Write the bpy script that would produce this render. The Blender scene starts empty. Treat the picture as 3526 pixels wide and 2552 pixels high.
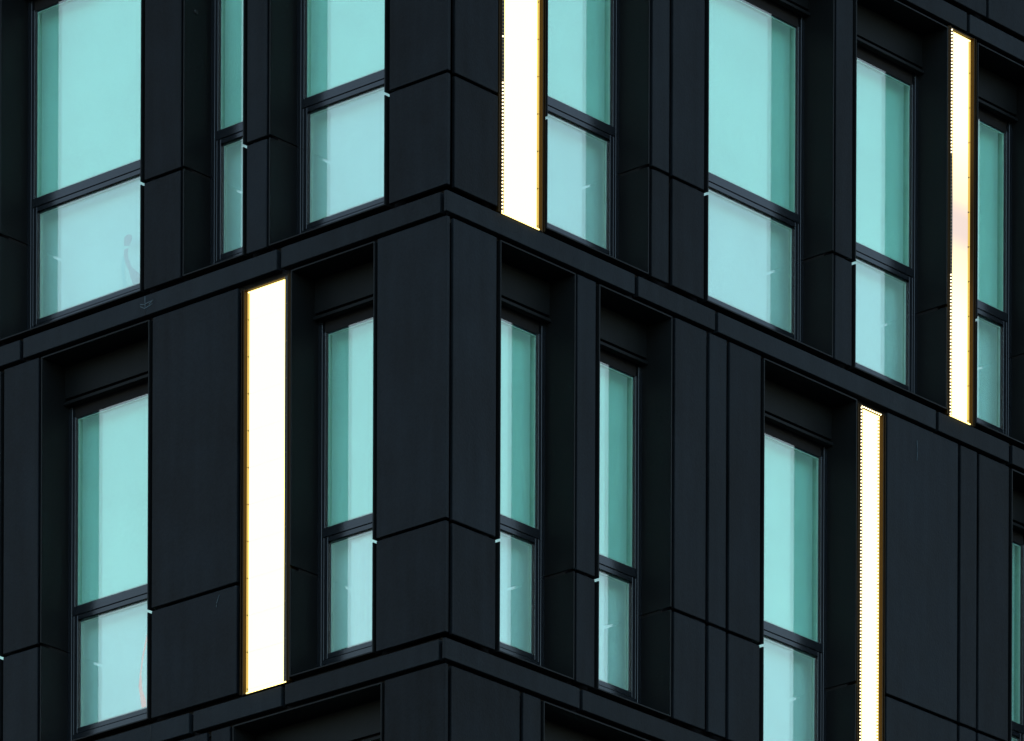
import bpy, bmesh, math, random
from mathutils import Vector, Matrix
random.seed(7)
S = bpy.context.scene
COL = S.collection

# ---------------------------------------------------------------- camera
ZO = 19.2                                     # height of the datum (top of the lower ledge) above the ground
W_IMG = 3526.0
F_PX, PSI, RHO, V0 = 24399.02, 0.7244251, -0.0038977, 9130.06
CAM = Vector((34.9729, -38.7883, -17.5755 + ZO))
cd = bpy.data.cameras.new('camera'); cam = bpy.data.objects.new('camera', cd); COL.objects.link(cam)
S.camera = cam
cd.sensor_fit = 'HORIZONTAL'; cd.sensor_width = 36.0
cd.lens = F_PX / W_IMG * 36.0
c_, s_ = math.cos(RHO), math.sin(RHO)
Fv = Vector((-math.sin(PSI), math.cos(PSI), 0)); Rv = Vector((math.cos(PSI), math.sin(PSI), 0)); Uv = Vector((0, 0, 1))
ax = c_ * Rv - s_ * Uv; ay = s_ * Rv + c_ * Uv; az = -Fv
M = Matrix((ax, ay, az)).transposed().to_4x4(); M.translation = CAM
cam.matrix_world = M
cd.shift_x = -s_ * V0 / W_IMG; cd.shift_y = c_ * V0 / W_IMG
cd.clip_start = 1.0; cd.clip_end = 3000.0

# ---------------------------------------------------------------- sky, sun, exposure
SUN_EL, SUN_AZ = math.radians(10), math.radians(308)     # azimuth measured from +Y towards +X
w = bpy.data.worlds.new('World'); S.world = w; w.use_nodes = True
nt = w.node_tree; nt.nodes.clear()
sky = nt.nodes.new('ShaderNodeTexSky'); sky.sky_type = 'NISHITA'; sky.sun_disc = False
sky.sun_elevation = SUN_EL; sky.sun_rotation = SUN_AZ
sky.air_density = 1.0; sky.dust_density = 1.6; sky.ozone_density = 1.0
bg = nt.nodes.new('ShaderNodeBackground'); bg.inputs['Strength'].default_value = 0.15
wo = nt.nodes.new('ShaderNodeOutputWorld')
nt.links.new(sky.outputs[0], bg.inputs[0]); nt.links.new(bg.outputs[0], wo.inputs[0])
sd = bpy.data.lights.new('sun', 'SUN'); sun = bpy.data.objects.new('sun', sd); COL.objects.link(sun)
sd.energy = 0.5; sd.angle = math.radians(30); sd.color = (1.0, 0.96, 0.9)
sun_dir = Vector((math.sin(SUN_AZ) * math.cos(SUN_EL), math.cos(SUN_AZ) * math.cos(SUN_EL), math.sin(SUN_EL)))
sun.rotation_euler = sun_dir.to_track_quat('Z', 'Y').to_euler()
sun.location = sun_dir * 60 + Vector((0, 0, ZO))
S.view_settings.view_transform = 'Standard'; S.view_settings.look = 'None'
S.view_settings.gamma = 1.0; S.view_settings.use_curve_mapping = False
S.view_settings.exposure = 2.2
S.render.engine = 'CYCLES'
S.cycles.transparent_max_bounces = 32; S.cycles.max_bounces = 12

# ---------------------------------------------------------------- materials
def new_mat(name):
    m = bpy.data.materials.new(name); m.use_nodes = True
    n = m.node_tree.nodes; n.clear()
    o = n.new('ShaderNodeOutputMaterial')
    return m, n, m.node_tree.links, o

def cladding(name, col, rough, var=0.25, bump=0.15, spec=0.35, wobble=0.0):
    """dark coated sheet: mottled, faintly grained, each piece a shade of its own"""
    m, n, l, o = new_mat(name)
    b = n.new('ShaderNodeBsdfPrincipled')
    b.inputs['Specular IOR Level'].default_value = spec
    tc = n.new('ShaderNodeTexCoord'); oi = n.new('ShaderNodeObjectInfo')
    add = n.new('ShaderNodeVectorMath'); add.operation = 'ADD'
    sc = n.new('ShaderNodeVectorMath'); sc.operation = 'SCALE'; sc.inputs['Scale'].default_value = 37.0
    cmb = n.new('ShaderNodeCombineXYZ')
    for k in range(3): l.new(oi.outputs['Random'], cmb.inputs[k])
    l.new(cmb.outputs[0], sc.inputs[0]); l.new(tc.outputs['Object'], add.inputs[0]); l.new(sc.outputs[0], add.inputs[1])
    cloud = n.new('ShaderNodeTexNoise'); cloud.inputs['Scale'].default_value = 1.9; cloud.inputs['Detail'].default_value = 5; cloud.inputs['Roughness'].default_value = 0.6
    l.new(add.outputs[0], cloud.inputs['Vector'])
    mp = n.new('ShaderNodeMapping'); mp.inputs['Scale'].default_value = (11, 11, 0.9)
    l.new(add.outputs[0], mp.inputs['Vector'])
    streak = n.new('ShaderNodeTexNoise'); streak.inputs['Scale'].default_value = 1.0; streak.inputs['Detail'].default_value = 4
    l.new(mp.outputs[0], streak.inputs['Vector'])
    grain = n.new('ShaderNodeTexNoise'); grain.inputs['Scale'].default_value = 55; grain.inputs['Detail'].default_value = 3
    l.new(add.outputs[0], grain.inputs['Vector'])
    def ma(op, a, bb):
        q = n.new('ShaderNodeMath'); q.operation = op
        for i, v in enumerate((a, bb)):
            if isinstance(v, (int, float)): q.inputs[i].default_value = v
            else: l.new(v, q.inputs[i])
        return q.outputs[0]
    f = ma('ADD', ma('MULTIPLY', ma('SUBTRACT', cloud.outputs[0], 0.5), 1.9 * var), ma('MULTIPLY', ma('SUBTRACT', streak.outputs[0], 0.5), 1.0 * var))
    f = ma('ADD', f, ma('MULTIPLY', ma('SUBTRACT', grain.outputs[0], 0.5), 0.9 * var))
    f = ma('ADD', f, ma('MULTIPLY', ma('SUBTRACT', oi.outputs['Random'], 0.5), 0.7 * var))
    f = ma('ADD', f, 1.0)
    vs = n.new('ShaderNodeVectorMath'); vs.operation = 'SCALE'; vs.inputs[0].default_value = col
    l.new(f, vs.inputs['Scale']); l.new(vs.outputs[0], b.inputs['Base Color'])
    l.new(ma('ADD', ma('MULTIPLY', ma('SUBTRACT', cloud.outputs[0], 0.5), 0.25), rough), b.inputs['Roughness'])
    bp = n.new('ShaderNodeBump'); bp.inputs['Strength'].default_value = bump; bp.inputs['Distance'].default_value = 0.004
    l.new(grain.outputs[0], bp.inputs['Height'])
    if wobble:
        bp2 = n.new('ShaderNodeBump'); bp2.inputs['Strength'].default_value = wobble; bp2.inputs['Distance'].default_value = 0.02
        l.new(cloud.outputs[0], bp2.inputs['Height']); l.new(bp2.outputs[0], bp.inputs['Normal'])
    l.new(bp.outputs[0], b.inputs['Normal']); l.new(b.outputs[0], o.inputs[0])
    return m

def simple(name, col, rough=0.6, metal=0.0, spec=0.5):
    m, n, l, o = new_mat(name)
    b = n.new('ShaderNodeBsdfPrincipled')
    t = n.new('ShaderNodeTexNoise'); t.inputs['Scale'].default_value = 14; t.inputs['Detail'].default_value = 4
    tc = n.new('ShaderNodeTexCoord'); l.new(tc.outputs['Object'], t.inputs['Vector'])
    mx = n.new('ShaderNodeMix'); mx.data_type = 'RGBA'
    mx.inputs[6].default_value = (*[v * 0.85 for v in col], 1); mx.inputs[7].default_value = (*[v * 1.15 for v in col], 1)
    l.new(t.outputs[0], mx.inputs[0]); l.new(mx.outputs[2], b.inputs['Base Color'])
    b.inputs['Roughness'].default_value = rough; b.inputs['Metallic'].default_value = metal
    b.inputs['Specular IOR Level'].default_value = spec
    l.new(b.outputs[0], o.inputs[0])
    return m

def glow(name, col, strength, grain=0.0):
    m, n, l, o = new_mat(name)
    e = n.new('ShaderNodeEmission'); e.inputs['Strength'].default_value = strength
    e.inputs['Color'].default_value = (*col, 1)
    l.new(e.outputs[0], o.inputs[0])
    return m

def glass(name, tint, refl, r0):
    """one sheet of a double-glazed unit: clear tinted body, mirror-like coat"""
    m, n, l, o = new_mat(name)
    tr = n.new('ShaderNodeBsdfTransparent'); tr.inputs[0].default_value = (*tint, 1)
    gl = n.new('ShaderNodeBsdfGlossy'); gl.inputs['Color'].default_value = (*refl, 1); gl.inputs['Roughness'].default_value = 0.0
    ge = n.new('ShaderNodeNewGeometry')
    d = n.new('ShaderNodeVectorMath'); d.operation = 'DOT_PRODUCT'
    l.new(ge.outputs['Incoming'], d.inputs[0]); l.new(ge.outputs['Normal'], d.inputs[1])
    def ma(op, a, bb=0.0):
        q = n.new('ShaderNodeMath'); q.operation = op
        for i, v in enumerate((a, bb)):
            if isinstance(v, (int, float)): q.inputs[i].default_value = v
            else: l.new(v, q.inputs[i])
        return q.outputs[0]
    c = ma('ABSOLUTE', d.outputs['Value'])
    p5 = ma('POWER', ma('SUBTRACT', 1.0, c), 5.0)
    fac = ma('ADD', r0, ma('MULTIPLY', 1.0 - r0, p5))
    # very slight unevenness of the sheet
    tc = n.new('ShaderNodeTexCoord'); t = n.new('ShaderNodeTexNoise'); t.inputs['Scale'].default_value = 0.8
    l.new(tc.outputs['Object'], t.inputs['Vector'])
    bp = n.new('ShaderNodeBump'); bp.inputs['Strength'].default_value = 0.012; bp.inputs['Distance'].default_value = 0.01
    l.new(t.outputs[0], bp.inputs['Height']); l.new(bp.outputs[0], gl.inputs['Normal'])
    mx = n.new('ShaderNodeMixShader'); l.new(fac, mx.inputs[0]); l.new(tr.outputs[0], mx.inputs[1]); l.new(gl.outputs[0], mx.inputs[2])
    l.new(mx.outputs[0], o.inputs[0])
    return m

def blind_mat(name, col, emit, es):
    """white roller blind, weak emission added to lift its brightness"""
    m, n, l, o = new_mat(name)
    b = n.new('ShaderNodeBsdfPrincipled'); b.inputs['Roughness'].default_value = 0.9; b.inputs['Specular IOR Level'].default_value = 0.1
    tc = n.new('ShaderNodeTexCoord'); t = n.new('ShaderNodeTexNoise'); t.inputs['Scale'].default_value = 1.3; t.inputs['Detail'].default_value = 3
    l.new(tc.outputs['Object'], t.inputs['Vector'])
    t2 = n.new('ShaderNodeTexNoise'); t2.inputs['Scale'].default_value = 90; t2.inputs['Detail'].default_value = 2
    l.new(tc.outputs['Object'], t2.inputs['Vector'])
    def ma(op, a, bb):
        q = n.new('ShaderNodeMath'); q.operation = op
        for i, v in enumerate((a, bb)):
            if isinstance(v, (int, float)): q.inputs[i].default_value = v
            else: l.new(v, q.inputs[i])
        return q.outputs[0]
    f = ma('ADD', ma('MULTIPLY', ma('SUBTRACT', t.outputs[0], 0.5), 0.34), ma('MULTIPLY', ma('SUBTRACT', t2.outputs[0], 0.5), 0.22))
    oi = n.new('ShaderNodeObjectInfo')
    f = ma('ADD', f, ma('ADD', ma('MULTIPLY', oi.outputs['Random'], 0.16), 0.92))
    vs = n.new('ShaderNodeVectorMath'); vs.operation = 'SCALE'; vs.inputs[0].default_value = col
    l.new(f, vs.inputs['Scale']); l.new(vs.outputs[0], b.inputs['Base Color'])
    b.inputs['Emission Color'].default_value = (*emit, 1)
    l.new(ma('MULTIPLY', f, es), b.inputs['Emission Strength'])
    l.new(b.outputs[0], o.inputs[0])
    return m

M_PANEL = cladding('coated_cladding', (0.0058, 0.0078, 0.0100), 0.60, var=0.95, bump=0.25, spec=0.06, wobble=0.25)
M_LEDGE = cladding('coated_ledge', (0.0072, 0.0096, 0.0120), 0.58, var=0.80, bump=0.25, spec=0.06, wobble=0.2)
M_REVEAL = cladding('coated_reveal', (0.0062, 0.0073, 0.0080), 0.5, var=0.35, bump=0.12, spec=0.07)
M_FRAME = cladding('powder_coated_frame', (0.0075, 0.0095, 0.012), 0.20, var=0.15, bump=0.03, spec=0.46)
M_BACK = simple('black_membrane', (0.014, 0.0135, 0.0145), 0.9, 0, 0.1)
M_GASKET = simple('black_gasket', (0.008, 0.009, 0.01), 0.5, 0, 0.3)
M_SPACER = simple('glazing_spacer', (0.01, 0.02, 0.03), 0.4, 0, 0.4)
M_BAR = simple('pale_spacer_bar', (0.50, 0.56, 0.50), 0.5, 0.0, 0.4)
M_GLASS_U = glass('green_tinted_glass', (0.845, 0.99, 0.975), (1.0, 0.81, 0.68), 0.124)
M_GLASS_L = glass('clear_blue_glass', (0.875, 0.980, 0.975), (1.0, 0.84, 0.72), 0.120)
M_BLIND = blind_mat('pale_blind', (0.86, 0.91, 0.90), (0.70, 1.0, 1.04), 0.038)  # weak emission added to brighten the panes
M_GLOW_TINT = simple('glow_tinted_housing', (0.020, 0.0105, 0.0018), 0.5, 0.0, 0.06)  # golden lens glow of the strips put into the housing colour
M_PLASTER = simple('pale_plaster', (0.62, 0.66, 0.62), 0.9, 0, 0.2)
M_LED = glow('lit_diffuser', (1.0, 0.73, 0.215), 1.0)
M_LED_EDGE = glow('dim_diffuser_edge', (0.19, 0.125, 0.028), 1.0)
def failing(name):
    m, n, l, o = new_mat(name)
    e = n.new('ShaderNodeEmission'); tc = n.new('ShaderNodeTexCoord'); sx = n.new('ShaderNodeSeparateXYZ')
    l.new(tc.outputs['Object'], sx.inputs[0])
    a = n.new('ShaderNodeMath'); a.operation = 'SUBTRACT'; a.inputs[1].default_value = 1.60; l.new(sx.outputs[2], a.inputs[0])
    b = n.new('ShaderNodeMath'); b.operation = 'ABSOLUTE'; l.new(a.outputs[0], b.inputs[0])
    mr = n.new('ShaderNodeMapRange'); mr.interpolation_type = 'SMOOTHSTEP'
    mr.inputs['From Min'].default_value = 0.05; mr.inputs['From Max'].default_value = 0.85
    l.new(b.outputs[0], mr.inputs['Value'])
    mx = n.new('ShaderNodeMix'); mx.data_type = 'RGBA'
    mx.inputs[6].default_value = (0.205, 0.168, 0.150, 1); mx.inputs[7].default_value = (1.0, 0.73, 0.215, 1)
    l.new(mr.outputs[0], mx.inputs[0]); l.new(mx.outputs[2], e.inputs['Color']); l.new(e.outputs[0], o.inputs[0])
    return m
M_FAIL = failing('failing_diffuser')
M_BEAD = glow('lit_bead', (1.0, 0.80, 0.45), 1.0)
M_BEAD_OFF = simple('unlit_bead', (0.30, 0.20, 0.10), 0.3)
M_CLIP = simple('brown_clip', (0.10, 0.06, 0.02), 0.5)
M_CHALK = simple('chalk_line', (0.042, 0.065, 0.078), 0.9)
M_RED = blind_mat('red_reflection', (0.78, 0.62, 0.68), (0.9, 0.78, 0.84), 0.024)  # red of a reflection in the pane, put into a sheet
M_TEAL_REFL = blind_mat('teal_reflection', (0.68, 0.80, 0.82), (0.6, 0.95, 0.95), 0.020)  # teal part of the same reflection
M_PINK = glow('pink_reflection', (1.0, 0.38, 0.34), 0.21)  # pink streak mirrored in the glass, painted as an emitting sheet
M_FOLD_REFL = blind_mat('fold_reflection', (0.90, 0.92, 0.92), (0.9, 1.0, 1.0), 0.035)  # pale mirrored folds, painted as a faintly glowing sheet
M_ASPH = simple('asphalt', (0.05, 0.05, 0.052), 0.85)
M_CORE = simple('dark_core_wall', (0.012, 0.014, 0.018), 0.8)

# ---------------------------------------------------------------- mesh helpers (facade coordinates)
def P(face, u, d, z):
    """u metres from the corner, d metres into the building, z above the lower ledge"""
    return Vector((-u, d, z + ZO)) if face == 'L' else Vector((-d, u, z + ZO))

def add_box(bm, face, u0, u1, d0, d1, z0, z1, bev=0.0, origin=None):
    vs = []
    o = origin or Vector((0, 0, 0))
    for uu in (u0, u1):
        for dd in (d0, d1):
            for zz in (z0, z1):
                vs.append(bm.verts.new(P(face, uu, dd, zz) - o))
    idx = [(0, 1, 3, 2), (4, 6, 7, 5), (0, 4, 5, 1), (2, 3, 7, 6), (0, 2, 6, 4), (1, 5, 7, 3)]
    fs = [bm.faces.new([vs[i] for i in q]) for q in idx]
    bmesh.ops.recalc_face_normals(bm, faces=fs)
    if bev > 0:
        es = list({e for f in fs for e in f.edges})
        bmesh.ops.bevel(bm, geom=es, offset=bev, segments=1, affect='EDGES', clamp_overlap=True)

def link(name, bm, mat, parent=None, label=None, kind=None):
    me = bpy.data.meshes.new(name); bm.to_mesh(me); bm.free()
    me.materials.append(mat)
    o = bpy.data.objects.new(name, me); COL.objects.link(o)
    if parent: o.parent = parent
    if label: o['label'] = label
    if kind: o['kind'] = kind
    return o

def box(name, face, u0, u1, d0, d1, z0, z1, mat, parent, bev=0.0, label=None, origin=None):
    bm = bmesh.new(); add_box(bm, face, u0, u1, d0, d1, z0, z1, bev, origin)
    return link(name, bm, mat, parent, label)

def thing(name, label, cat, loc, group=None):
    o = bpy.data.objects.new(name, None); COL.objects.link(o); o.location = loc
    o['label'] = label; o['category'] = cat
    if group: o['group'] = group
    return o

# ---------------------------------------------------------------- ground
bm = bmesh.new()
vs = [bm.verts.new(v) for v in ((-1200, -1200, 0), (1200, -1200, 0), (1200, 1200, 0), (-1200, 1200, 0))]
bm.faces.new(vs)
link('ground', bm, M_ASPH, kind='structure')

# ---------------------------------------------------------------- building
B = thing('office_building', 'dark anthracite clad corner building with deep set tall windows and slim ledges', 'building', (0, 0, 0))
FL = 3.3; PT, BT = 3.11, 0.045                 # floor height, panel top and bottom within a floor
J0, J1 = 0.863, 0.887                          # joint across each floor
TH = 0.032                                     # panel thickness

def panel(face, fl, u0, u1, bev=0.004, name='cladding_panel'):
    z = fl * FL
    j = [random.uniform(-0.0015, 0.0015) for _ in range(4)]
    box(name, face, u0, u1, j[0] * .8, TH, z + BT + j[1], z + J0, M_PANEL, B, bev)
    box(name, face, u0, u1, j[2] * .8, TH, z + J1, z + PT + j[3], M_PANEL, B, bev)

def corner_panel(fl, u1):
    """panel of the left facade folded round the corner"""
    z = fl * FL
    for z0, z1 in ((z + BT, z + J0), (z + J1, z + PT)):
        bm = bmesh.new()
        # plan outline of the L shaped sheet, x = -u on the left face; y = u on the right face
        pl = [(0, 0), (-u1, 0), (-u1, TH), (-TH, TH), (-TH, 0.036), (0, 0.036)]
        lo = [bm.verts.new((x, y, z0 + ZO)) for x, y in pl]; hi = [bm.verts.new((x, y, z1 + ZO)) for x, y in pl]
        n = len(pl)
        bm.faces.new(lo); bm.faces.new(hi[::-1])
        for i in range(n): bm.faces.new((lo[i], lo[(i + 1) % n], hi[(i + 1) % n], hi[i]))
        bmesh.ops.recalc_face_normals(bm, faces=bm.faces[:])
        bmesh.ops.bevel(bm, geom=bm.edges[:], offset=0.0035, segments=1, affect='EDGES', clamp_overlap=True)
        link('corner_panel', bm, M_PANEL, B)

def ledge_corner(z1, uR):
    """ledge of the right facade with a short return on the left one"""
    bm = bmesh.new(); z0 = z1 - 0.153
    pl = [(0, 0), (-0.03, 0), (-0.03, 0.06), (-0.06, 0.06), (-0.06, uR), (0, uR)]
    lo = [bm.verts.new((x, y, z0 + ZO)) for x, y in pl]; hi = [bm.verts.new((x, y, z1 + ZO)) for x, y in pl]
    n = len(pl); bm.faces.new(lo); bm.faces.new(hi[::-1])
    for i in range(n): bm.faces.new((lo[i], lo[(i + 1) % n], hi[(i + 1) % n], hi[i]))
    bmesh.ops.recalc_face_normals(bm, faces=bm.faces[:])
    bmesh.ops.bevel(bm, geom=bm.edges[:], offset=0.0035, segments=1, affect='EDGES', clamp_overlap=True)
    link('ledge_panel', bm, M_LEDGE, B)

def ledges(z1, left, right):
    for a, b in left: box('ledge_panel', 'L', a, b, random.uniform(-.001, .001), 0.06, z1 - 0.153, z1, M_LEDGE, B, 0.0035)
    ledge_corner(z1, right[0])
    for a, b in right[1]: box('ledge_panel', 'R', a, b, random.uniform(-.001, .001), 0.06, z1 - 0.153, z1, M_LEDGE, B, 0.0035)

LT = 0.011                                     # thickness of the sheet lining the openings
def window(face, fl, u0, u1, extra=None):
    z = fl * FL; dF = 0.287
    fw = 0.065
    # outer frame with transom
    bm = bmesh.new()
    zb, zt = z + 0.058, z + 3.0
    a, b = u0 + 0.001, u1 - 0.001
    def fr(ua, ub, za, zb_, d0, d1, bev=0.002): add_box(bm, face, ua, ub, d0, d1, za, zb_, bev)
    for (s0, s1, t0, t1) in ((a, a + fw - .022, a + fw - .0215, a + fw), (b - fw + .022, b, b - fw, b - fw + .0215)):
        fr(s0, s1, zb, zt, dF, 0.337)
        fr(t0, t1, z + 1.2235, z + 2.7045, dF + .010, 0.337)
        fr(t0, t1, zb + .05, z + 1.152, dF + .004, 0.337)
    ia, ib = a + fw - .0215, b - fw + .0215
    fr(ia, ib, z + 1.1555, z + 1.2230, dF + .002, 0.337)              # transom
    fr(ia, ib, zb, z + 0.2275, dF + .002, 0.337)                      # bottom rail
    wn = link('window', bm, M_FRAME, B)
    box('shade_slot', face, ia, ib, dF + .028, 0.337, z + 2.705, zt, M_BACK, wn, .002)   # dark slot over the fixed pane
    # opening sash below the transom
    bm = bmesh.new()
    sa, sb, s0, s1, sw = a + fw + .0005, b - fw - .0005, z + 0.2315, z + 1.1515, 0.036
    add_box(bm, face, sa, sa + sw, dF + .006, .337, s0, s1, .002); add_box(bm, face, sb - sw, sb, dF + .006, .337, s0, s1, .002)
    add_box(bm, face, sa + sw, sb - sw, dF + .006, .337, s1 - sw, s1, .002); add_box(bm, face, sa + sw, sb - sw, dF + .006, .337, s0, s0 + sw, .002)
    link('sash', bm, M_FRAME, wn)
    # double glazing: two sheets and the dark spacer between them
    for (ga, gb, g0, g1, mat) in ((a + fw, b - fw, z + 1.2235, z + 2.7045, M_GLASS_U), (sa + sw + .0005, sb - sw - .0005, s0 + sw + .0005, s1 - sw - .0005, M_GLASS_L)):
        for d0 in (0.312, 0.331):
            box('pane', face, ga, gb, d0, d0 + .004, g0, g1, mat, wn)
        for nm, e0, e1, mt in (('edge_seal', .0055, .0140, M_SPACER), ('spacer', .0145, .0215, M_BAR)):
            bm = bmesh.new()
            add_box(bm, face, ga + e0, ga + e1, .3165, .3305, g0 + e0, g1 - e0); add_box(bm, face, gb - e1, gb - e0, .3165, .3305, g0 + e0, g1 - e0)
            add_box(bm, face, ga + e1 + .0002, gb - e1 - .0002, .3165, .3305, g1 - e1, g1 - e0); add_box(bm, face, ga + e1 + .0002, gb - e1 - .0002, .3165, .3305, g0 + e0, g0 + e1)
            link(nm, bm, mt, wn)
    box('blind', face, u0 + .0165, u1 - .0165, .428, .433, z + 0.08, z + 2.95, M_BLIND, wn)
    # inner sides of the opening behind the frame
    bm = bmesh.new()
    add_box(bm, face, u0 + .002, u0 + .016, .3375, .452, z + .06, z + 3.0); add_box(bm, face, u1 - .016, u1 - .002, .3375, .452, z + .06, z + 3.0)
    link('inner_jamb', bm, M_PLASTER, wn)
    # lintel and drip strip above
    box('lintel_panel', face, u0 + .001, u1 - .001, .245, .286, z + 2.843, z + 3.092, M_REVEAL, wn, .002)
    box('drip_strip', face, u0 + .0015, u1 - .0015, .228, .286, z + 2.790, z + 2.814, M_REVEAL, wn, .002)
    box('gasket', face, u0 + .002, u1 - .002, .277, .2855, z + 2.8145, z + 2.8425, M_BACK, wn)
    # sheet lining
    for (ua, ub) in ((u0 - LT, u0), (u1, u1 + LT)):
        box('reveal_panel', face, ua, ub, -0.003, 0.300, z + BT, z + J0, M_REVEAL, wn, .0015)
        box('reveal_panel', face, ua, ub, -0.003, 0.300, z + J1, z + 3.105, M_REVEAL, wn, .0015)
    box('soffit_panel', face, u0 + .0005, u1 - .0005, -0.003, 0.2865, z + 3.0935, z + 3.105, M_REVEAL, wn, .0015)
    box('sill_plate', face, u0 + .0005, u1 - .0005, -0.003, 0.2865, z + BT, z + BT + LT, M_REVEAL, wn, .0015)
    return wn

def backing(face, openings, umax):
    """black membrane wall behind the cladding, with holes for the windows of every floor"""
    for fl, ops in openings.items():
        z = fl * FL
        bm = bmesh.new()
        u = 0.10
        for (a, b) in sorted(ops):
            if a - LT - .001 > u: add_box(bm, face, u, a - LT - .001, 0.10, 0.50, z + BT - .003, z + 3.108)
            u = b + LT + .001
        add_box(bm, face, u, umax, 0.10, 0.50, z + BT - .003, z + 3.108)
        add_box(bm, face, 0.10, umax, 0.075, 0.50, z + 3.1085, z + FL + BT - .0035)
        link('backing_wall', bm, M_BACK, B)

WIN_L = {0: [(.731, 1.562), (3.071, 4.221), (4.693, 5.84)], 1: [(.629, 1.794), (2.080, 2.697), (3.164, 4.689)],
         -1: [(.642, 2.151), (3.10, 4.25)], 2: [(.731, 1.562), (3.071, 4.221)]}
WIN_R = {0: [(.607, 1.439), (1.734, 2.567), (3.692, 4.827), (6.851, 7.455)], 1: [(1.124, 2.287), (3.003, 4.521), (4.816, 5.970), (6.379, 7.210)],
         -1: [(1.115, 2.635), (3.90, 5.05), (5.9, 6.73)], 2: [(.607, 1.439), (3.692, 4.827)]}
PAN_L = {0: [(2.127, 3.027), (4.264, 4.645), (5.88, 7.2)], 1: [(1.831, 2.039), (2.734, 3.123), (4.73, 5.9), (5.94, 7.2)],
         -1: [(2.193, 2.389), (2.432, 3.06), (4.29, 7.2)], 2: [(1.60, 2.4), (2.44, 3.03), (4.26, 7.2)]}
PAN_R = {0: [(.076, .557), (1.478, 1.687), (2.615, 2.987), (3.027, 3.232), (3.270, 3.646), (5.226, 6.135), (6.170, 6.382), (6.413, 6.806), (7.495, 8.3), (8.34, 9.2)],
         1: [(.084, .565), (2.335, 2.535), (2.578, 2.954), (4.560, 4.769), (7.25, 7.8), (7.84, 9.2)],
         -1: [(.071, .835), (.874, 1.075), (2.68, 3.85), (5.09, 5.86), (6.77, 9.2)],
         2: [(.076, .557), (1.478, 2.6), (2.64, 3.65), (4.87, 6.482), (6.514, 7.4), (7.44, 9.2)]}
CORNER = {0: .692, 1: .578, -1: .604, 2: .692}
W3 = None; wins = {}
for fl in (-1, 0, 1, 2):
    corner_panel(fl, CORNER[fl])
    for a, b in PAN_L[fl]: panel('L', fl, a, b)
    for a, b in PAN_R[fl]: panel('R', fl, a, b)
    for i, (a, b) in enumerate(WIN_L[fl]): wins['L', fl, i] = window('L', fl, a, b)
    for i, (a, b) in enumerate(WIN_R[fl]): wins['R', fl, i] = window('R', fl, a, b)
backing('L', WIN_L, 7.2); backing('R', WIN_R, 9.2)
ledges(0.0, [(.065, 1.623), (1.661, 2.579), (2.625, 4.9), (4.94, 7.2)], (1.517, [(1.552, 3.60), (3.64, 6.1), (6.14, 9.2)]))
ledges(3.3, [(.067, 1.679), (1.724, 4.435), (4.472, 7.2)], (2.137, [(2.180, 3.092), (3.129, 5.847), (5.883, 6.805), (6.851, 9.2)]))
ledges(6.6, [(.067, 1.679), (1.724, 4.435), (4.472, 7.2)], (2.137, [(2.180, 4.35), (4.39, 6.228), (6.266, 9.2)]))
ledges(-3.3, [(.067, 1.679), (1.724, 7.2)], (2.137, [(2.180, 9.2)]))
# solid core of the building and its plain lower storeys
bm = bmesh.new()
def wbox(x0, x1, y0, y1, z0, z1):
    vs = [bm.verts.new((x, y, zz)) for x in (x0, x1) for y in (y0, y1) for zz in (z0, z1)]
    fs = [bm.faces.new([vs[i] for i in q]) for q in ((0, 1, 3, 2), (4, 6, 7, 5), (0, 4, 5, 1), (2, 3, 7, 6), (0, 2, 6, 4), (1, 5, 7, 3))]
    bmesh.ops.recalc_face_normals(bm, faces=fs)
wbox(-14, -.52, .52, 16, ZO - 3.2, ZO + 9.9)
wbox(-14, -.005, .005, 16, 0, ZO - 3.46)
wbox(-14, -.005, .005, 16, ZO + 9.75, ZO + 10.6)
wbox(-14, -7.21, .01, .515, ZO - 3.45, ZO + 9.74)
wbox(-.515, -.01, 9.21, 16, ZO - 3.45, ZO + 9.74)
link('core_wall', bm, M_CORE, B)

# ---------------------------------------------------------------- things seen on the facade
def poly_sheet(name, face, pts, d, th, mat, parent, label=None):
    bm = bmesh.new()
    f = [bm.verts.new(P(face, u, d, z)) for u, z in pts]; k = [bm.verts.new(P(face, u, d + th, z)) for u, z in pts]
    bm.faces.new(f); bm.faces.new(k[::-1]); n = len(pts)
    for i in range(n): bm.faces.new((f[i], f[(i + 1) % n], k[(i + 1) % n], k[i]))
    bmesh.ops.recalc_face_normals(bm, faces=bm.faces[:])
    return link(name, bm, mat, parent, label)

big = wins['L', 1, 2]  # mirrored figure in the pane, built as tinted sheets behind the glass
poly_sheet('reflection_shape', 'L', [(3.687, 3.936), (3.684, 3.993), (3.668, 4.008), (3.64, 4.012), (3.607, 4.0), (3.600, 3.967), (3.622, 3.935), (3.64, 3.922)], .352, .003, M_RED, big, 'red top of the reflected shape')
poly_sheet('reflection_shape', 'L', [(3.641, 3.905), (3.645, 3.870), (3.639, 3.828), (3.605, 3.752), (3.558, 3.711), (3.511, 3.67), (3.51, 3.574), (3.578, 3.596), (3.611, 3.667), (3.632, 3.73), (3.67, 3.797), (3.686, 3.859), (3.683, 3.905)], .352, .003, M_RED, big, 'red lower part of the reflected shape')
poly_sheet('reflection_shape', 'L', [(3.707, 3.864), (3.688, 3.84), (3.675, 3.79), (3.679, 3.703), (3.645, 3.584), (3.685, 3.585), (3.713, 3.712), (3.720, 3.771)], .356, .003, M_TEAL_REFL, big, 'teal strand of the reflected shape')
lowL = wins['L', 0, 1]  # mirrored pink streak, built as a glowing sheet behind the glass
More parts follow.
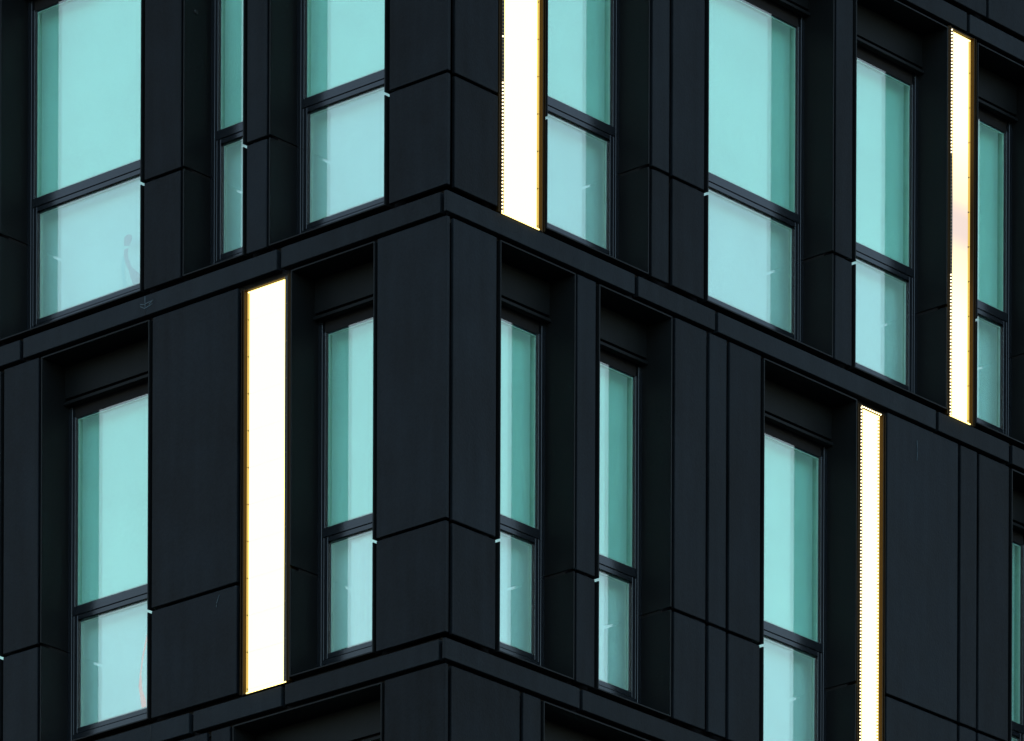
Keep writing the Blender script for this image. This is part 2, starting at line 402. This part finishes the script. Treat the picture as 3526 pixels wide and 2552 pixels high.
poly_sheet('reflection_arc', 'L', [(3.422, 0.864), (3.468, 0.712), (3.494, 0.574), (3.507, 0.481), (3.472, 0.296), (3.426, 0.291), (3.426, 0.348), (3.467, 0.443), (3.481, 0.571), (3.455, 0.709), (3.419, 0.816)], .352, .002, M_PINK, lowL, 'pink curved reflection')
# fold-like reflection built as a pale wavy sheet behind the lower pane of the window between the light strip and the corner
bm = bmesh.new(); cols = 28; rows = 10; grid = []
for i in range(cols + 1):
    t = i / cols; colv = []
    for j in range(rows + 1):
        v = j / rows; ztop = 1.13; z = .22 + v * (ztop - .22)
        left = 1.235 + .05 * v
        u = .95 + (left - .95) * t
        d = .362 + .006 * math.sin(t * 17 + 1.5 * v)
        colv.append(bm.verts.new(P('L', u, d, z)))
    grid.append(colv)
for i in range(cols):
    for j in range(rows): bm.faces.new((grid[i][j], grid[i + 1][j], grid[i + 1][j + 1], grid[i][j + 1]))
link('reflection_folds', bm, M_FOLD_REFL, wins['L', 0, 0])

def stroke(bm, face, a, b, wdt, d0=-.0035, th=.0015):
    (u0, z0), (u1, z1) = a, b; dx, dz = u1 - u0, z1 - z0; L = math.hypot(dx, dz); nx, nz = -dz / L * wdt / 2, dx / L * wdt / 2
    pts = [(u0 + nx, z0 + nz), (u1 + nx * .5, z1 + nz * .5), (u1 - nx * .5, z1 - nz * .5), (u0 - nx, z0 - nz)]
    f = [bm.verts.new(P(face, u, d0, z)) for u, z in pts]; k = [bm.verts.new(P(face, u, d0 + th + .002, z)) for u, z in pts]
    fs = [bm.faces.new(f), bm.faces.new(k[::-1])] + [bm.faces.new((f[i], f[(i + 1) % 4], k[(i + 1) % 4], k[i])) for i in range(4)]
    bmesh.ops.recalc_face_normals(bm, faces=fs)
bm = bmesh.new()
for a, b in (((3.108, 3.295), (3.105, 3.20)), ((3.157, 3.243), (3.108, 3.232)), ((3.108, 3.236), (3.018, 3.243)), ((3.157, 3.227), (3.105, 3.199)), ((3.105, 3.203), (3.028, 3.218)), ((3.065, 3.222), (3.022, 3.243))):
    stroke(bm, 'L', a, b, .007)
link('chalk_mark', bm, M_CHALK, B, 'faint chalk mark on the ledge')
bm = bmesh.new()
stroke(bm, 'L', (2.335, .77), (2.307, .827), .004); stroke(bm, 'L', (2.338, .742), (2.336, .76), .003)
link('scratch', bm, M_CHALK, B, 'pale scratch on the cladding')
bm = bmesh.new()
for a, b in (((5.60, 2.99), (5.605, 2.90)), ((5.605, 2.9), (5.60, 2.83))): stroke(bm, 'R', a, b, .004)
link('scratch', bm, M_CHALK, B, 'pale scratch on the cladding')
# hairline seams in the ledges
for zz in (3.3, 0.0):
    u = 3.107 if zz else 3.029
    bm = bmesh.new(); stroke(bm, 'L', (u, zz - .004), (u, zz - .149), .0025, -.0022, .001)
    link('seam_tape', bm, M_GASKET, B)
# vent hole in the reveal beside the narrow upper window
bm = bmesh.new()
bmesh.ops.create_cone(bm, cap_ends=True, segments=20, radius1=.020, radius2=.016, depth=.012, matrix=Matrix.Translation(P('L', 2.697 - .006, .12, 5.395)) @ Matrix.Rotation(math.pi / 2, 4, 'Y'))
link('vent_rose', bm, M_GASKET, B)

# ---------------------------------------------------------------- light strips
SEG = 0.2795
def light_strip(label, face, ua, ub, z0, z1, beads, dim=(), first=.06, unlit=(), top_beads=False, wtop=0.0, clipside='far'):
    """ua = side towards the corner (hides part of the face), ub = lit far side"""
    base = P(face, (ua + ub) / 2, .05, z0)
    t = thing('light_strip', label, 'light strip', base, 'light strips set in the facade')
    # housing with the golden glow in its colour: back, two sides and end plates
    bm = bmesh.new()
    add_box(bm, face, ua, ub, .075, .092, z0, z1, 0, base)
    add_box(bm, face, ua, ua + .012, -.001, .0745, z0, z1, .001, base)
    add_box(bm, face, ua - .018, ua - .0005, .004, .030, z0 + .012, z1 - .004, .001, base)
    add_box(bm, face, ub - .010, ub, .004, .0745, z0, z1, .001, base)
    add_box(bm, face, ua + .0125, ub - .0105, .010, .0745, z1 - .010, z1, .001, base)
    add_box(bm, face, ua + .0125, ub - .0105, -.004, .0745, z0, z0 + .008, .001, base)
    link('housing', bm, M_GLOW_TINT, t)
    # outer fin standing between the housing and the next cladding
    box('side_fin', face, ub + .014, ub + .020, .002, .09, z0 + .01, z1 - .005, M_GLOW_TINT, t, .001, None, base)
    # diffuser sheets one above the other
    cuts = [z0 + .009]; k = first + (z0 // 3.3) * 0
    zz = z0 + first
    while zz < z1 - .05:
        if zz > z0 + .03: cuts.append(zz)
        zz += SEG
    cuts.append(z1 - .011)
    # lit returns closing the strip at its top and bottom
    box('diffuser', face, ua + .0335, ub - .0125, .040, .0545, z1 - .0175, z1 - .0108, M_LED, t, .0008, None, base)
    box('diffuser', face, ua + .006, ub - .058, -.012, -.0045, z0 + .0005, z0 + .0075, M_LED, t, .0008, None, base)
    for i in range(len(cuts) - 1):
        a, b = cuts[i] + .0018, cuts[i + 1] - .0018
        mid = (a + b) / 2; mat = M_LED
        for (da, db, mi) in dim:
            if da <= mid < db: mat = M_FAIL
        box('diffuser', face, ua + .0135, ub - .0115, .056, .064, a, b, mat, t, .0008, None, base)
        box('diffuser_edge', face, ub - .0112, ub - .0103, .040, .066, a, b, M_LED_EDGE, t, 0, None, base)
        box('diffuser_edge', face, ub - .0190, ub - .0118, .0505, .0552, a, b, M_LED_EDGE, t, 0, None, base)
        for (cu, cdp) in ((ub - .017, .048), (ua + .022, -.001)):
            box('clip', face, cu - .004, cu + .004, cdp, cdp + .007, cuts[i + 1] - .007, cuts[i + 1] + .004, M_CLIP, t, .001, None, base) if i < len(cuts) - 2 else None
    # strings of small lamps along the rim
    if beads:
        tmpl = []
        for nm, lit in (('bead_string', True), ('bead_string', False)):
            bm = bmesh.new(); cnt = 0
            zz = z0 + .02
            while zz < z1 - .012:
                on = not any(q0 <= zz <= q1 for q0, q1 in unlit)
                if on == lit:
                    bmesh.ops.create_icosphere(bm, subdivisions=1, radius=.0068, matrix=Matrix.Translation(P(face, ua + .0125, -.007, zz) - base)); cnt += 1
                    if top_beads or beads == 2:
                        bmesh.ops.create_icosphere(bm, subdivisions=1, radius=.0068, matrix=Matrix.Translation(P(face, ub - .020, .046, zz) - base))
                zz += 0.0265
            if top_beads and lit:
                uu = ua + .03
                while uu < ub - .02:
                    bmesh.ops.create_icosphere(bm, subdivisions=1, radius=.0068, matrix=Matrix.Translation(P(face, uu, .004, z1 - .014) - base)); uu += 0.0265
            if cnt: link(nm, bm, M_BEAD if lit else M_BEAD_OFF, t, 'lit beads' if lit else 'unlit beads', 'stuff')
            else: bm.free()
    if True:                                   # dark carrier rail along the near rim
        box('bead_rail', face, ua + .0125, ua + .038, .000, .012, z0 + .01, z1 - .012, M_GASKET, t, .001, None, base)
    return t

light_strip('wide white light strip right of the corner, cut off by the top of the picture', 'R', .597, 1.083, 3.302, 6.405, 1, unlit=((4.30, 4.60), (4.63, 6.4)))
light_strip('wide white light strip with faint seams on the lower left side of the corner', 'L', 1.598, 2.072, 0.012, 3.085, 0)
light_strip('narrow white light strip with a dim pinkish middle beside the last windows at upper right', 'R', 6.012, 6.338, 3.302, 6.428, 1,
            dim=((4.0, 5.8, 0),), unlit=((4.455, 5.40),))
light_strip('narrow light strip edged with tiny beads, left of the broad blank panel at lower right', 'R', 4.874, 5.186, 0.012, 3.085, 1, top_beads=True)
